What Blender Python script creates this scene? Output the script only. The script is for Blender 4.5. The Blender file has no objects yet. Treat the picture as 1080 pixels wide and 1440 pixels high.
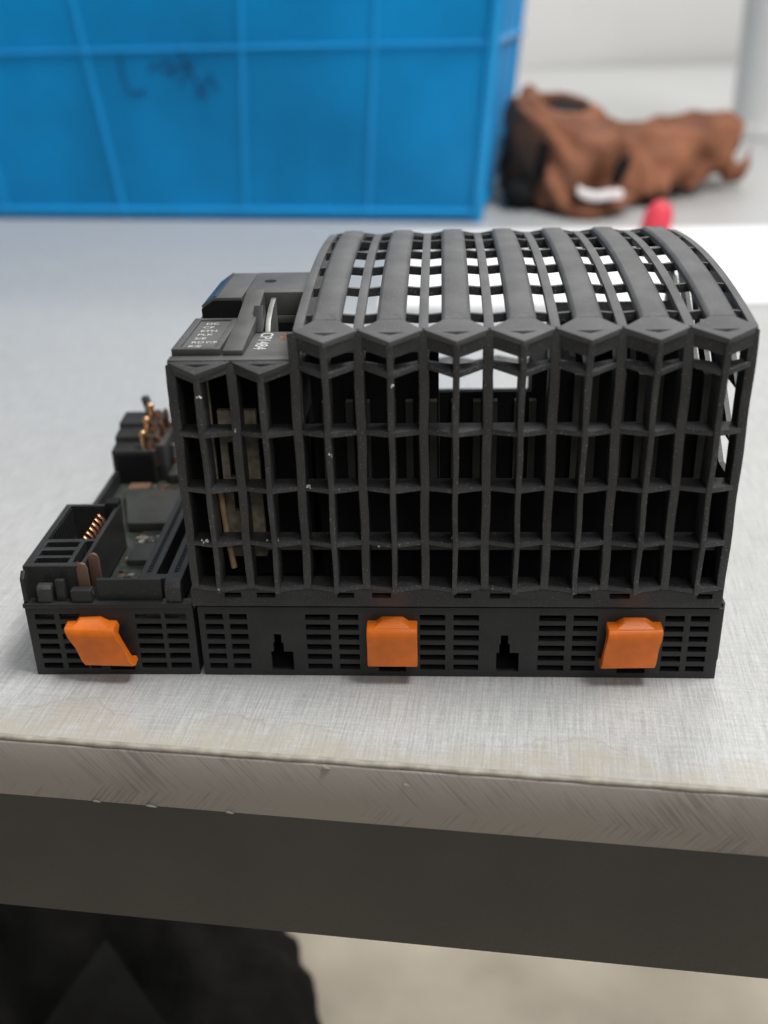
import bpy, bmesh, math, random
from math import radians as R
from mathutils import Vector, Matrix
random.seed(7)
S = bpy.context.scene
C = S.collection
K = 0.001                                   # everything below is written in millimetres

# ------------------------------------------------------------------ camera
cam = bpy.data.cameras.new('camera'); co = bpy.data.objects.new('camera', cam); C.objects.link(co)
co.location = (0.090802, -0.192676, 0.133506); co.rotation_euler = (1.122, 0.0246, 0.0488)
cam.sensor_fit = 'VERTICAL'; cam.sensor_height = 36; cam.sensor_width = 27; cam.lens = 36.575
cam.clip_start = 0.01; cam.clip_end = 60
cam.dof.use_dof = True; cam.dof.focus_distance = 0.222; cam.dof.aperture_fstop = 36.575 / 3.6
# fstop = focal length / aperture diameter (3.6 mm)
S.camera = co
S.view_settings.view_transform = 'Standard'; S.view_settings.look = 'None'
S.view_settings.exposure = 0.0; S.view_settings.gamma = 1
# ------------------------------------------------------------------ room light
w = bpy.data.worlds.new("World"); S.world = w; w.use_nodes = True
bg = w.node_tree.nodes['Background']; bg.inputs[0].default_value = (0.93, 0.96, 1.0, 1); bg.inputs[1].default_value = 0.15
def lamp(name, loc, target, sx, sy, power, col):
    d = bpy.data.lights.new(name, 'AREA'); d.shape = 'RECTANGLE'; d.size = sx; d.size_y = sy; d.energy = power; d.color = col
    o = bpy.data.objects.new(name, d); C.objects.link(o); o.location = loc
    o.rotation_euler = (Vector(target) - Vector(loc)).to_track_quat('-Z', 'Y').to_euler()
    return o
lamp('ceiling_light', (0.74, 0.0, 1.70), (0.1, 0.1, 0), 0.75, 0.5, 35, (1.0, 0.99, 0.965))
lamp('ceiling_light', (-0.7, 0.1, 1.8), (0.1, 0.1, 0), 0.4, 1.2, 6, (0.95, 0.98, 1.0))
lamp('ceiling_light', (0.5, 1.95, 1.6), (0.5, 2.2, 0), 1.2, 0.4, 24, (1.0, 0.99, 0.965))
lamp('under_table_fill', (0.16, 0.26, -0.075), (0.16, 0.2601, -0.29), 0.7, 0.2, .72, (1.0, 0.97, 0.90))  # added fill to brighten the bench, no such fixture under the table
lamp('ceiling_light', (0.75, -1.7, 1.4), (0.1, 0.0, -0.1), 1.1, 0.7, 11, (1.0, 0.97, 0.92))

# ------------------------------------------------------------------ materials
def mat(name, col, rough=0.5, spec=0.5, noise=None, bump=None, trans=0, metal=0):
    """noise=(scale, dark, light) colour variation; bump=(scale, strength, distance)"""
    m = bpy.data.materials.new(name); m.use_nodes = True; nt = m.node_tree; b = nt.nodes['Principled BSDF']
    b.inputs['Roughness'].default_value = rough; b.inputs['Metallic'].default_value = metal
    b.inputs['Specular IOR Level'].default_value = spec; b.inputs['Base Color'].default_value = (*col, 1)
    if trans: b.inputs['Transmission Weight'].default_value = trans
    tc = nt.nodes.new('ShaderNodeTexCoord')
    if noise:
        n = nt.nodes.new('ShaderNodeTexNoise'); n.inputs['Scale'].default_value = noise[0]; n.inputs['Detail'].default_value = 5
        nt.links.new(tc.outputs['Object'], n.inputs['Vector'])
        r = nt.nodes.new('ShaderNodeMapRange'); r.inputs[1].default_value = .3; r.inputs[2].default_value = .7
        r.inputs[3].default_value = noise[1]; r.inputs[4].default_value = noise[2]
        nt.links.new(n.outputs[0], r.inputs[0])
        v = nt.nodes.new('ShaderNodeVectorMath'); v.operation = 'SCALE'; v.inputs[0].default_value = col
        nt.links.new(r.outputs[0], v.inputs['Scale']); nt.links.new(v.outputs[0], b.inputs['Base Color'])
    if bump:
        n = nt.nodes.new('ShaderNodeTexNoise'); n.inputs['Scale'].default_value = bump[0]; n.inputs['Detail'].default_value = 3
        nt.links.new(tc.outputs['Object'], n.inputs['Vector'])
        bp = nt.nodes.new('ShaderNodeBump'); bp.inputs['Strength'].default_value = bump[1]; bp.inputs['Distance'].default_value = bump[2]
        nt.links.new(n.outputs[0], bp.inputs['Height']); nt.links.new(bp.outputs[0], b.inputs['Normal'])
    return m

def plastic(name, col, dust=0.16, rough=0.5, stains=()):
    """moulded black plastic: fine spark-eroded grain plus sparse pale dust specks"""
    m = mat(name, col, rough, 0.45, None, (2600, 0.35, 0.00012)); nt = m.node_tree; b = nt.nodes['Principled BSDF']
    tc = nt.nodes.new('ShaderNodeTexCoord')
    n1 = nt.nodes.new('ShaderNodeTexNoise'); n1.inputs['Scale'].default_value = 120; n1.inputs['Detail'].default_value = 6
    n2 = nt.nodes.new('ShaderNodeTexNoise'); n2.inputs['Scale'].default_value = 2600; n2.inputs['Detail'].default_value = 2
    for n in (n1, n2): nt.links.new(tc.outputs['Object'], n.inputs['Vector'])
    mr = nt.nodes.new('ShaderNodeMapRange'); mr.inputs[1].default_value = .35; mr.inputs[2].default_value = .7; mr.inputs[3].default_value = .8; mr.inputs[4].default_value = 1.25
    nt.links.new(n1.outputs[0], mr.inputs[0])
    v = nt.nodes.new('ShaderNodeVectorMath'); v.operation = 'SCALE'; v.inputs[0].default_value = col; nt.links.new(mr.outputs[0], v.inputs['Scale'])
    ds = nt.nodes.new('ShaderNodeMapRange'); ds.inputs[1].default_value = .62; ds.inputs[2].default_value = .74; ds.inputs[3].default_value = 0; ds.inputs[4].default_value = dust
    nt.links.new(n2.outputs[0], ds.inputs[0])
    mx = nt.nodes.new('ShaderNodeMix'); mx.data_type = 'RGBA'; mx.inputs[7].default_value = (.32, .32, .31, 1)
    nt.links.new(ds.outputs[0], mx.inputs[0]); nt.links.new(v.outputs[0], mx.inputs[6])
    last = mx.outputs[2]
    for (sx, sz, r) in stains:                       # orange plastic rubbed off onto the black
        mp = nt.nodes.new('ShaderNodeMapping'); mp.inputs['Location'].default_value = (-sx*K, 0, -sz*K*1.0); nt.links.new(tc.outputs['Object'], mp.inputs[0])
        ln_ = nt.nodes.new('ShaderNodeVectorMath'); ln_.operation = 'LENGTH'; nt.links.new(mp.outputs[0], ln_.inputs[0])
        q = nt.nodes.new('ShaderNodeMapRange'); q.inputs[1].default_value = r*K*.4; q.inputs[2].default_value = r*K; q.inputs[3].default_value = .22; q.inputs[4].default_value = 0
        nt.links.new(ln_.outputs['Value'], q.inputs[0])
        m2 = nt.nodes.new('ShaderNodeMix'); m2.data_type = 'RGBA'; m2.inputs[7].default_value = (.22, .065, .02, 1)
        nt.links.new(q.outputs[0], m2.inputs[0]); nt.links.new(last, m2.inputs[6]); last = m2.outputs[2]
    nt.links.new(last, b.inputs['Base Color'])
    return m
M_STRIP = plastic('strip_plastic', (.028, .029, .030), .30, .5, ((80, 20.5, 5), (131.5, 20.5, 4)))
M_BODY = plastic('dark_grey_plastic', (.034, .035, .036), .32)
M_RIB = plastic('dark_grey_rib_plastic', (.047, .048, .050), .75, .44)
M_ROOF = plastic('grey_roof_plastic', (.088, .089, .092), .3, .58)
M_BASE = plastic('base_plastic', (.019, .020, .020), .14)
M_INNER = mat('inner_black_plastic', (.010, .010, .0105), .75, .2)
M_INNERRIB = mat('inner_dark_rib', (.05, .05, .048), .6, .3)
M_CHIP = mat('chip_epoxy', (.045, .048, .043), .45, .4, (300, .85, 1.15), (3000, .2, .0001))
M_BOARD = mat('board_green_black', (.036, .041, .033), .4, .5, (900, .5, 1.8))
M_BOARD2 = mat('old_board_olive', (.23, .205, .15), .55, .4, (500, .6, 1.6))
M_ORANGE = mat('orange_plastic', (.80, .175, .010), .42, .5, (180, .80, 1.12), (2600, .4, .00015))
M_GOLD = mat('gold_contact', (.80, .48, .24), .28, .5, (800, .8, 1.1), None, 0, 1)
M_COPPER = mat('copper_contact', (.62, .32, .19), .34, .5, (700, .6, 1.15), None, 0, 1)
M_TAB = mat('brown_tab', (.16, .095, .066), .5, .4, (300, .8, 1.2))
M_WIRE = mat('tarnished_wire', (.42, .29, .17), .45, .5, (500, .6, 1.2))
M_TIN = mat('tinned_metal', (.62, .62, .60), .3, .5, (900, .6, 1.1), None, 0, .8)
M_LINT = mat('white_lint', (.7, .7, .68), .9, .1)
M_SILVER = mat('silver_steel', (.42, .42, .41), .5, .5, (200, .7, 1.05), None, 0, .9)
M_PRINT = mat('white_print', (.55, .55, .54), .6, .3)
M_PRINT2 = mat('orange_print', (.42, .17, .08), .6, .3)
M_LABEL = mat('label_panel', (.10, .10, .098), .42, .5, (150, .9, 1.1))
M_COVER = plastic('front_cover_plastic', (.078, .078, .077), .12, .5)
M_SMOKE = mat('blue_smoked_cover', (.035, .046, .06), .3, .5, (100, .8, 1.2))
M_GLOVE = mat('brown_leather', (.275, .112, .062), .8, .2, (22, .45, 1.3), (260, .5, .0008))
M_BLACKCLOTH = mat('black_cloth', (.010, .010, .010), .9, .2, (60, .7, 1.6), (120, .6, .003))
M_LITFOLD = mat('lit_fold_cloth', (.0115, .012, .011), .85, .2, (90, .7, 1.3))  # black bag cloth made slightly paler, for a fold catching light
M_CRATE = mat('blue_plastic', (.002, .32, .72), .45, .25, (6, .62, 1.25), (60, .25, .002))
M_CRATE2 = mat('blue_plastic_rib', (.006, .36, .78), .38, .45, (9, .9, 1.1))
for m_ in (M_CRATE, M_CRATE2):                       # thin polypropylene lets some light through
    nt_ = m_.node_tree; b_ = nt_.nodes['Principled BSDF']; tr = nt_.nodes.new('ShaderNodeBsdfTranslucent'); ms = nt_.nodes.new('ShaderNodeMixShader')
    tr.inputs['Color'].default_value = (.01, .42, .80, 1); ms.inputs[0].default_value = .15
    nt_.links.new(b_.outputs[0], ms.inputs[1]); nt_.links.new(tr.outputs[0], ms.inputs[2]); nt_.links.new(ms.outputs[0], nt_.nodes['Material Output'].inputs[0])
M_MARK = mat('dark_blue_marker', (.008, .06, .19), .6, .3)
M_PAPER = mat('white_paper', (.86, .86, .86), .8, .2, (12, .985, 1.01))
M_RED = mat('red_plastic', (.74, .055, .085), .5, .4, (400, .9, 1.1), (900, .4, .0004))
M_WHITE = mat('white_tag', (.85, .80, .79), .6, .3)
M_WALL = mat('pale_wall', (.72, .715, .70), .9, .2, (1.4, .88, 1.06))
M_PILLAR = mat('white_pipe', (.72, .71, .68), .5, .4, (6, .95, 1.03))
M_FLOOR = mat('beige_vinyl', (.72, .655, .56), .6, .3, (16, .70, 1.08))

# --- table top: linen-look laminate with glue stain along the edge
def linen():
    m = bpy.data.materials.new('linen_laminate'); m.use_nodes = True; nt = m.node_tree; L = nt.links; b = nt.nodes['Principled BSDF']
    tc = nt.nodes.new('ShaderNodeTexCoord')
    def nz(scale3, scale, detail=3, rot=0):
        mp = nt.nodes.new('ShaderNodeMapping'); mp.inputs['Scale'].default_value = scale3; mp.inputs['Rotation'].default_value = (0, 0, rot)
        L.new(tc.outputs['Object'], mp.inputs[0]); n = nt.nodes.new('ShaderNodeTexNoise'); n.inputs['Scale'].default_value = scale; n.inputs['Detail'].default_value = detail
        L.new(mp.outputs[0], n.inputs['Vector']); return n.outputs[0]
    def mr(x, a, c, d, e):
        r = nt.nodes.new('ShaderNodeMapRange'); r.inputs[1].default_value = a; r.inputs[2].default_value = c; r.inputs[3].default_value = d; r.inputs[4].default_value = e
        L.new(x, r.inputs[0]); return r.outputs[0]
    def mth(op, a, c):
        n = nt.nodes.new('ShaderNodeMath'); n.operation = op
        for i, q in enumerate((a, c)):
            if isinstance(q, (int, float)): n.inputs[i].default_value = q
            else: L.new(q, n.inputs[i])
        return n.outputs[0]
    v = nz((1, .035, 1), 2300, 2); h = nz((.06, 1, 1), 1700, 2); f = nz((1, .4, 1), 2400, 2); big = nz((1, 1, 1), 9, 4)
    tex = mth('ADD', mth('MULTIPLY', mr(v, .36, .64, -1, 1), .12), mth('MULTIPLY', mr(h, .36, .64, -1, 1), .06))
    tex = mth('ADD', tex, mth('MULTIPLY', mr(f, .35, .65, -1, 1), .07))
    tex = mth('ADD', tex, mth('MULTIPLY', mr(big, .3, .7, -1, 1), .03))
    val = mth('ADD', tex, 1.0)
    base = nt.nodes.new('ShaderNodeVectorMath'); base.operation = 'SCALE'; base.inputs[0].default_value = (.462, .463, .458); L.new(val, base.inputs['Scale'])
    # glue / dirt band near the edge, y is measured from the front edge in object space
    sp = nt.nodes.new('ShaderNodeSeparateXYZ'); L.new(tc.outputs['Object'], sp.inputs[0])
    wob = nz((1, .35, 1), 38, 5); wob2 = nz((1, 1.0, 1), 190, 4)
    edge = mth('ADD', sp.outputs[1], mth('MULTIPLY', mr(wob, .3, .7, -1, 1), -.007))
    st = mth('MULTIPLY', mr(edge, .004, .0105, 1, 0), mr(wob2, .3, .6, .25, .9))
    mx = nt.nodes.new('ShaderNodeMix'); mx.data_type = 'RGBA'; mx.inputs[7].default_value = (.43, .385, .31, 1)
    L.new(mth('MULTIPLY', st, .75), mx.inputs[0]); L.new(base.outputs[0], mx.inputs[6])
    # thin pale rim of old glue at the stain's border
    rim = mth('MULTIPLY', mr(mth('ABSOLUTE', mth('SUBTRACT', edge, .0085), 0), 0, .0005, 1, 0), mr(wob, .45, .55, 0, .28))
    mx2 = nt.nodes.new('ShaderNodeMix'); mx2.data_type = 'RGBA'; mx2.inputs[7].default_value = (.30, .235, .16, 1)
    L.new(rim, mx2.inputs[0]); L.new(mx.outputs[2], mx2.inputs[6]); L.new(mx2.outputs[2], b.inputs['Base Color'])
    b.inputs['Roughness'].default_value = .34; b.inputs['Specular IOR Level'].default_value = .5
    bp = nt.nodes.new('ShaderNodeBump'); bp.inputs['Strength'].default_value = .45; bp.inputs['Distance'].default_value = .0002
    L.new(tex, bp.inputs['Height']); L.new(bp.outputs[0], b.inputs['Normal'])
    return m
M_TOP = linen()
def band_mat():
    """sawn, sanded edge with slanted strokes: one way above, the other way below"""
    m = bpy.data.materials.new('sawn_edge'); m.use_nodes = True; nt = m.node_tree; L = nt.links; b = nt.nodes['Principled BSDF']
    tc = nt.nodes.new('ShaderNodeTexCoord'); sp = nt.nodes.new('ShaderNodeSeparateXYZ'); L.new(tc.outputs['Object'], sp.inputs[0])
    outs = []
    for sgn in (1, -1):
        mp0 = nt.nodes.new('ShaderNodeMapping'); mp0.inputs['Rotation'].default_value = (0, sgn * R(38), 0); L.new(tc.outputs['Object'], mp0.inputs[0])
        mp = nt.nodes.new('ShaderNodeMapping'); mp.inputs['Scale'].default_value = (1, 1, .04); L.new(mp0.outputs[0], mp.inputs[0])
        n = nt.nodes.new('ShaderNodeTexNoise'); n.inputs['Scale'].default_value = 2100; n.inputs['Detail'].default_value = 6; L.new(mp.outputs[0], n.inputs['Vector']); outs.append(n.outputs[0])
    nw = nt.nodes.new('ShaderNodeTexNoise'); nw.inputs['Scale'].default_value = 60; L.new(tc.outputs['Object'], nw.inputs['Vector'])
    ad = nt.nodes.new('ShaderNodeMath'); ad.operation = 'MULTIPLY_ADD'; ad.inputs[1].default_value = .007; L.new(nw.outputs[0], ad.inputs[0]); L.new(sp.outputs[2], ad.inputs[2])
    r = nt.nodes.new('ShaderNodeMapRange'); r.inputs[1].default_value = -.0085; r.inputs[2].default_value = -.0065; L.new(ad.outputs[0], r.inputs[0])
    mf = nt.nodes.new('ShaderNodeMix'); mf.data_type = 'FLOAT'; L.new(r.outputs[0], mf.inputs[0]); L.new(outs[1], mf.inputs[2]); L.new(outs[0], mf.inputs[3])
    nb = nt.nodes.new('ShaderNodeTexNoise'); nb.inputs['Scale'].default_value = 35; nb.inputs['Detail'].default_value = 5; L.new(tc.outputs['Object'], nb.inputs['Vector'])
    s2 = nt.nodes.new('ShaderNodeMath'); s2.operation = 'MULTIPLY_ADD'; s2.inputs[1].default_value = 1.0; L.new(nb.outputs[0], s2.inputs[0]); L.new(mf.outputs[0], s2.inputs[2])
    cr = nt.nodes.new('ShaderNodeValToRGB'); L.new(s2.outputs[0], cr.inputs[0])
    cr.color_ramp.elements[0].position = .62; cr.color_ramp.elements[0].color = (.165, .148, .130, 1)
    cr.color_ramp.elements[1].position = 1.38; cr.color_ramp.elements[1].color = (.335, .305, .27, 1)
    L.new(cr.outputs[0], b.inputs['Base Color']); b.inputs['Roughness'].default_value = .55
    bp = nt.nodes.new('ShaderNodeBump'); bp.inputs['Strength'].default_value = .3; bp.inputs['Distance'].default_value = .0002
    L.new(mf.outputs[0], bp.inputs['Height']); L.new(bp.outputs[0], b.inputs['Normal'])
    return m
M_BAND = band_mat()
M_APRON = mat('grey_brown_apron', (.058, .055, .046), .5, .4, (40, .9, 1.1), (900, .3, .0003))
M_CREAM = mat('cream_edge_glue', (.40, .37, .31), .5, .4, (250, .6, 1.15), (500, .5, .0003))

# ------------------------------------------------------------------ mesh helpers (mm in, metres out)
class MB:
    def __init__(s): s.v = []; s.f = []
    def add(s, vs, fs):
        o = len(s.v); s.v += [tuple(p) for p in vs]; s.f += [tuple(i + o for i in q) for q in fs]; return s
    def box(s, x0, x1, y0, y1, z0, z1):
        return s.add([(x0,y0,z0),(x1,y0,z0),(x1,y1,z0),(x0,y1,z0),(x0,y0,z1),(x1,y0,z1),(x1,y1,z1),(x0,y1,z1)],
                     [(0,3,2,1),(4,5,6,7),(0,1,5,4),(1,2,6,5),(2,3,7,6),(3,0,4,7)])
    def prism(s, pts, axis, a, b, fn=None):
        """polygon pts extruded from a to b along axis ('x': pts are (y,z); 'y': (x,z); 'z': (x,y))"""
        n = len(pts)
        def mk(p, t): return {'x': (t, p[0], p[1]), 'y': (p[0], t, p[1]), 'z': (p[0], p[1], t)}[axis]
        vs = [mk(p, a) for p in pts] + [mk(p, b) for p in pts]
        if fn: vs = [fn(q) for q in vs]
        return s.add(vs, [tuple(range(n))[::-1], tuple(range(n, 2*n))] + [(i, (i+1) % n, n+(i+1) % n, n+i) for i in range(n)])
    def sweep(s, sections):
        """list of equal-length closed sections (lists of 3D points)"""
        n = len(sections[0]); vs = [p for q in sections for p in q]; fs = []
        for k in range(len(sections)-1):
            for i in range(n): fs.append((k*n+i, k*n+(i+1) % n, (k+1)*n+(i+1) % n, (k+1)*n+i))
        fs.append(tuple(range(n))[::-1]); fs.append(tuple((len(sections)-1)*n+i for i in range(n)))
        return s.add(vs, fs)
    def tube(s, pts, rad, n=10):
        secs = []
        for k, p in enumerate(pts):
            p = Vector(p); d = (Vector(pts[min(k+1, len(pts)-1)]) - Vector(pts[max(k-1, 0)])).normalized()
            u = d.orthogonal().normalized() if k == 0 else (u - d*u.dot(d)).normalized()
            q = d.cross(u); r = rad[k] if isinstance(rad, (list, tuple)) else rad
            secs.append([tuple(p + r*(math.cos(6.28318*i/n)*u + math.sin(6.28318*i/n)*q)) for i in range(n)])
        return s.sweep(secs)
    def plate(s, us, vs_, holes, t0, t1, axis='y'):
        """plate spanning us[0]..us[1] x vs[0]..vs[1] with rectangular holes (u0,u1,v0,v1), thickness t0..t1"""
        U = sorted({us[0], us[1], *[q for h in holes for q in h[:2]]}); V = sorted({vs_[0], vs_[1], *[q for h in holes for q in h[2:]]})
        idx = {}
        def P(u, v, t):
            k = (u, v, t)
            if k not in idx:
                idx[k] = len(s.v); s.v.append({'y': (u, t, v), 'z': (u, v, t), 'x': (t, u, v)}[axis])
            return idx[k]
        def solid(i, j):
            if i < 0 or j < 0 or i >= len(U)-1 or j >= len(V)-1: return False
            cu = (U[i]+U[i+1])/2; cv = (V[j]+V[j+1])/2
            return not any(h[0] < cu < h[1] and h[2] < cv < h[3] for h in holes)
        for i in range(len(U)-1):
            for j in range(len(V)-1):
                if not solid(i, j): continue
                a, b, c, d = U[i], U[i+1], V[j], V[j+1]
                s.f.append((P(a,c,t0),P(b,c,t0),P(b,d,t0),P(a,d,t0))); s.f.append((P(a,c,t1),P(a,d,t1),P(b,d,t1),P(b,c,t1)))
                if not solid(i-1, j): s.f.append((P(a,c,t0),P(a,d,t0),P(a,d,t1),P(a,c,t1)))
                if not solid(i+1, j): s.f.append((P(b,c,t0),P(b,c,t1),P(b,d,t1),P(b,d,t0)))
                if not solid(i, j-1): s.f.append((P(a,c,t0),P(a,c,t1),P(b,c,t1),P(b,c,t0)))
                if not solid(i, j+1): s.f.append((P(a,d,t0),P(b,d,t0),P(b,d,t1),P(a,d,t1)))
        return s
    def build(s, name, m, parent=None, bevel=0.0, seg=2, smooth=False, merge=False):
        me = bpy.data.meshes.new(name); me.from_pydata([(x*K, y*K, z*K) for x, y, z in s.v], [], s.f); me.materials.append(m)
        bm = bmesh.new(); bm.from_mesh(me)
        if merge: bmesh.ops.remove_doubles(bm, verts=bm.verts, dist=1e-6)
        bmesh.ops.recalc_face_normals(bm, faces=bm.faces)
        if bevel:                                   # real rounded edges
            sharp = [e for e in bm.edges if len(e.link_faces) == 2 and e.calc_face_angle(0) > 0.5]
            bmesh.ops.bevel(bm, geom=sharp, offset=bevel*K, segments=seg, profile=0.6, affect='EDGES', clamp_overlap=True)
        bm.to_mesh(me); bm.free()
        if smooth or bevel:
            for p in me.polygons: p.use_smooth = True
            if hasattr(me, 'set_sharp_from_angle'): me.set_sharp_from_angle(angle=R(32) if not smooth else R(60))
        o = bpy.data.objects.new(name, me); C.objects.link(o)
        if parent: o.parent = parent
        return o
def tag(o, label=None, cat=None, group=None, kind=None):
    for k, v in (('label', label), ('category', cat), ('group', group), ('kind', kind)):
        if v: o[k] = v
    return o
def empty(name, loc, label, cat, rz=0, group=None, rot=None):
    o = bpy.data.objects.new(name, None); C.objects.link(o); o.empty_display_size = .01
    o.location = [q*K for q in loc]; o.rotation_euler = rot or (0, 0, rz); return tag(o, label, cat, group)
def dup(o, parent=None):
    c = o.copy(); C.objects.link(c); c.parent = parent or o.parent
    return c
def lettering(txt, size, m, parent, mtx, bold=0.0):
    cu = bpy.data.curves.new('lettering', 'FONT'); cu.body = txt; cu.size = size*K; cu.extrude = .03*K; cu.offset = bold*K; cu.align_x = 'LEFT'
    tmp = bpy.data.objects.new('lettering_curve', cu); C.objects.link(tmp); dg = bpy.context.evaluated_depsgraph_get()
    me = bpy.data.meshes.new_from_object(tmp.evaluated_get(dg)); bpy.data.objects.remove(tmp); me.materials.clear(); me.materials.append(m)
    o = bpy.data.objects.new('lettering', me); C.objects.link(o); o.parent = parent; o.matrix_local = mtx; return o

# ================================================================== SETTING: room, table
f = MB().box(-3500, 4500, -2500, 4200, -760, -740).build('floor', M_FLOOR); tag(f, kind='structure')
f = MB().box(-3500, 4500, 2562, 2700, -740, 2600).build('wall', M_WALL); tag(f, kind='structure')

EA = math.atan2(-14.4, 152.5)
tb = empty('work_table', (75, -29.5, 0), 'long grey linen-patterned work table with a worn pale front edge under everything', 'table', EA)
top = MB()
top.box(-1400, 1500, .7, 2600, -15.4, 0).build('tabletop', M_TOP, tb)
# rounded cream lip and the sawn band
ln = MB(); N = 160
for (nm, mt, pr, wob) in (('edge_lip', M_CREAM, [(.70,-.02),(.70,-1.1),(-.1,-1.1),(-.32,-.8),(-.25,-.35),(.05,-.06)], .10),
                          ('edge_band', M_BAND, [(.70,-1.1),(.70,-15.4),(-.35,-15.4),(-.55,-15.0),(-.55,-1.5),(-.3,-1.1)], .10)):
    b = MB(); secs = []
    for i in range(N+1):
        x = -400 + 800*i/N; secs.append([(x, y + (random.uniform(-wob, wob) if y < .3 and nm == 'edge_lip' else 0), z + (random.uniform(-wob, wob)*.8 if z > -1 and y < .3 else 0)) for y, z in pr])
    b.sweep(secs).build(nm, mt, tb, smooth=True)
MB().box(-1400, 1500, .6, 26, -49.5, -15.6).build('apron', M_APRON, tb, .4)
for x in (-1350, 1410):
    MB().box(x, x+50, 20, 70, -740, -49.6).build('leg', M_APRON, tb, .5)
for x, z, s in ((-57, -15.1, .9), (-45, -15.2, 1.3), (-28, -15.2, .9), (-7, -1.6, .9), (9, -4.4, .8)):
    o = MB().tube([(x-s, -.62, z), (x-s*.3, -.85, z+.25), (x+s*.5, -.8, z+.05), (x+s, -.62, z-.25)], [.05, .30, .2, .05], 5).build('chipped_fleck', M_CREAM, tb, smooth=True)

# ================================================================== THE MAIN UNIT (rib cage over base)
H1, H, HP, RISE, PITCH = 18.0, 79.0, 73.0, 4.6, 12.5
XL, XM, XR, DEP = 37.5, 62.5, 150.0, 79.0
ROW = [71.9, 58.2, 46.0, 33.6, 22.9]
def lerp(t, pts):
    for (a, b), (c, d) in zip(pts, pts[1:]):
        if a <= t <= c: return b + (d-b)*(t-a)/(c-a)
    return pts[0][1] if t < pts[0][0] else pts[-1][1]
def prot(z): return lerp(z, [(22.9, 2.2), (33.6, 2.5), (46, 2.8), (58.2, 3.2), (71.9, 3.7), (79, 3.9)])
def zr(y): return H + RISE*(1-(2*y/99-1)**2)
def dip(q):                                   # chevron points droop a little near the top
    x, y, z = q; return (x, y, z + (0 if y >= 0 else (0.30*y if z > 68 else -.15*y)))
unit = empty('ribbed_controller', (0, 0, 0), 'black plastic controller with open ribbed cage, arched slotted top and two square orange latches', 'controller')

# ---- base
slots = []
for a, b in ((39.2,43.2),(44.6,48.5),(61.3,66.7),(68.4,72.9),(86.2,91.7),(93.5,99.0),(111.9,117.6),(119.2,124.4),(138.6,142.7),(144.0,148.0)):
    for k in range(6): slots.append((a, b, 15.2-2.55*k-.72, 15.2-2.55*k+.72))
for x in (53.2, 102.9): slots += [(x, x+4.9, 1.4, 6.3), (x+.6, x+2.9, 6.3, 8.6), (x+.9, x+2.5, 8.6, 10.8)]
for x in (77.0, 129.3): slots += [(x, x+6.0, 1.2, 3.0)]
MB().plate((XL+.3, 150.6), (0, 17.7), slots, 0, 1.5).build('vented_front', M_BASE, unit, .16, 2, merge=True)
b = MB(); b.box(XL+.3, XL+1.8, 1.5, 99, 0, 17.7).box(149.2, 150.6, 1.5, 99, 0, 17.7).box(XL+1.8, 149.2, 97.5, 99, 0, 17.7).box(XL+1.8, 149.2, 1.5, 97.5, .0, 1.0)
for x in (60, 75, 85, 100, 110, 135): b.box(x, x+1, 1.5, 97.5, 1.0, 17)
b.build('base_shell', M_INNER, unit)
MB().box(XL+1.8, 149.2, 6, 97.4, 16.2, 17.4).build('base_deck', M_INNER, unit)
MB().prism([(150.6, 0.6), (151.2, 1.4), (151.2, 12), (150.6, 12)], 'z', 4, 18.4).build('corner_lug', M_BASE, unit, .1)

# ---- cage: strip with small rectangular slots above the base
sl = [(a, b, 20.3, 21.5) for a, b in ((44.2,47.8),(51.2,55.2),(68.6,72.2),(76.1,80.1),(93.6,97.2),(101.2,105.4),(118.8,122.4),(126.4,130.6),(144.6,147.8))]
MB().plate((XL-.6, XR), (18.15, 22.4), sl, -.35, 1.4).build('lower_strip', M_STRIP, unit, .12, 2, merge=True)
MB().box(XL+1, XR-1, 2.2, 3.0, 18.2, 22.0).build('strip_backing', M_INNER, unit)

def fin_profile(front, segs, thin, deep):
    """front edge from bottom to top, back edge bulging in each cell"""
    zs = [front[0][1]]; pts = list(front); back = []
    for z0, z1 in segs:
        for k in range(0, 9):
            t = k/8; back.append((thin + (deep-thin)*math.sqrt(max(0, 1-t**2.6)) if t < 1 else thin, z0 + (z1-z0)*t))
    return pts + back[::-1]
def post(x, wdt, wtop, tops, centre, rows, m=M_RIB):
    rr = [22.4] + rows[::-1]
    zt = tops
    front = []
    z = 22.4
    while z < zt - 1.2:
        front.append((-(prot(z) if centre else .15) - .25, z)); z += 3.5
    front.append((-(prot(zt) if centre else .15)-.25, zt-(1.3 if centre else 0)))
    segs = [(a+.4, b-.4) for a, b in zip(rows[::-1], rows[::-1][1:])]
    segs.append((rows[0]+.4, zt-1.5))
    prof = fin_profile(front, segs, .4 if centre else 1.5, 3.2 if centre else 4.4)
    # width tapers from top to bottom, slightly uneven like worn moulding
    j = [random.uniform(-.12, .12) for _ in range(4)]
    def fn(q):
        X, Y, Z = q; t = (Z-22)/57; wv = (wdt + (wtop-wdt)*t)/2
        wig = .10*math.sin(Z*.33+j[0]*30) + j[1]
        return (x + (wv if X > 0 else -wv) + wig*(.3 + .7*(Y < 0)), Y, Z)
    return MB().prism(prof, 'x', -1, 1, fn).build('centre_rib' if centre else 'seam_rib', m, unit, .17 if centre else .3, 2)
frontparts = []
rows_l = [58.2, 46.0, 33.6, 22.9]
for i in range(10):
    x = XL + PITCH*i; tall = x >= XM - 1
    xx = x + (.75 if i == 0 else -.75 if i == 9 else 0)
    frontparts.append(post(xx, 1.7, 2.05, 78.6 if tall else 72.6, False, ROW if tall else rows_l))
for i in range(9):
    x = XL + PITCH*(i+.5); tall = x > XM
    frontparts.append(post(x, 1.0, 1.25, 78.6 if tall else 72.6, True, ROW if tall else rows_l))

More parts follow.
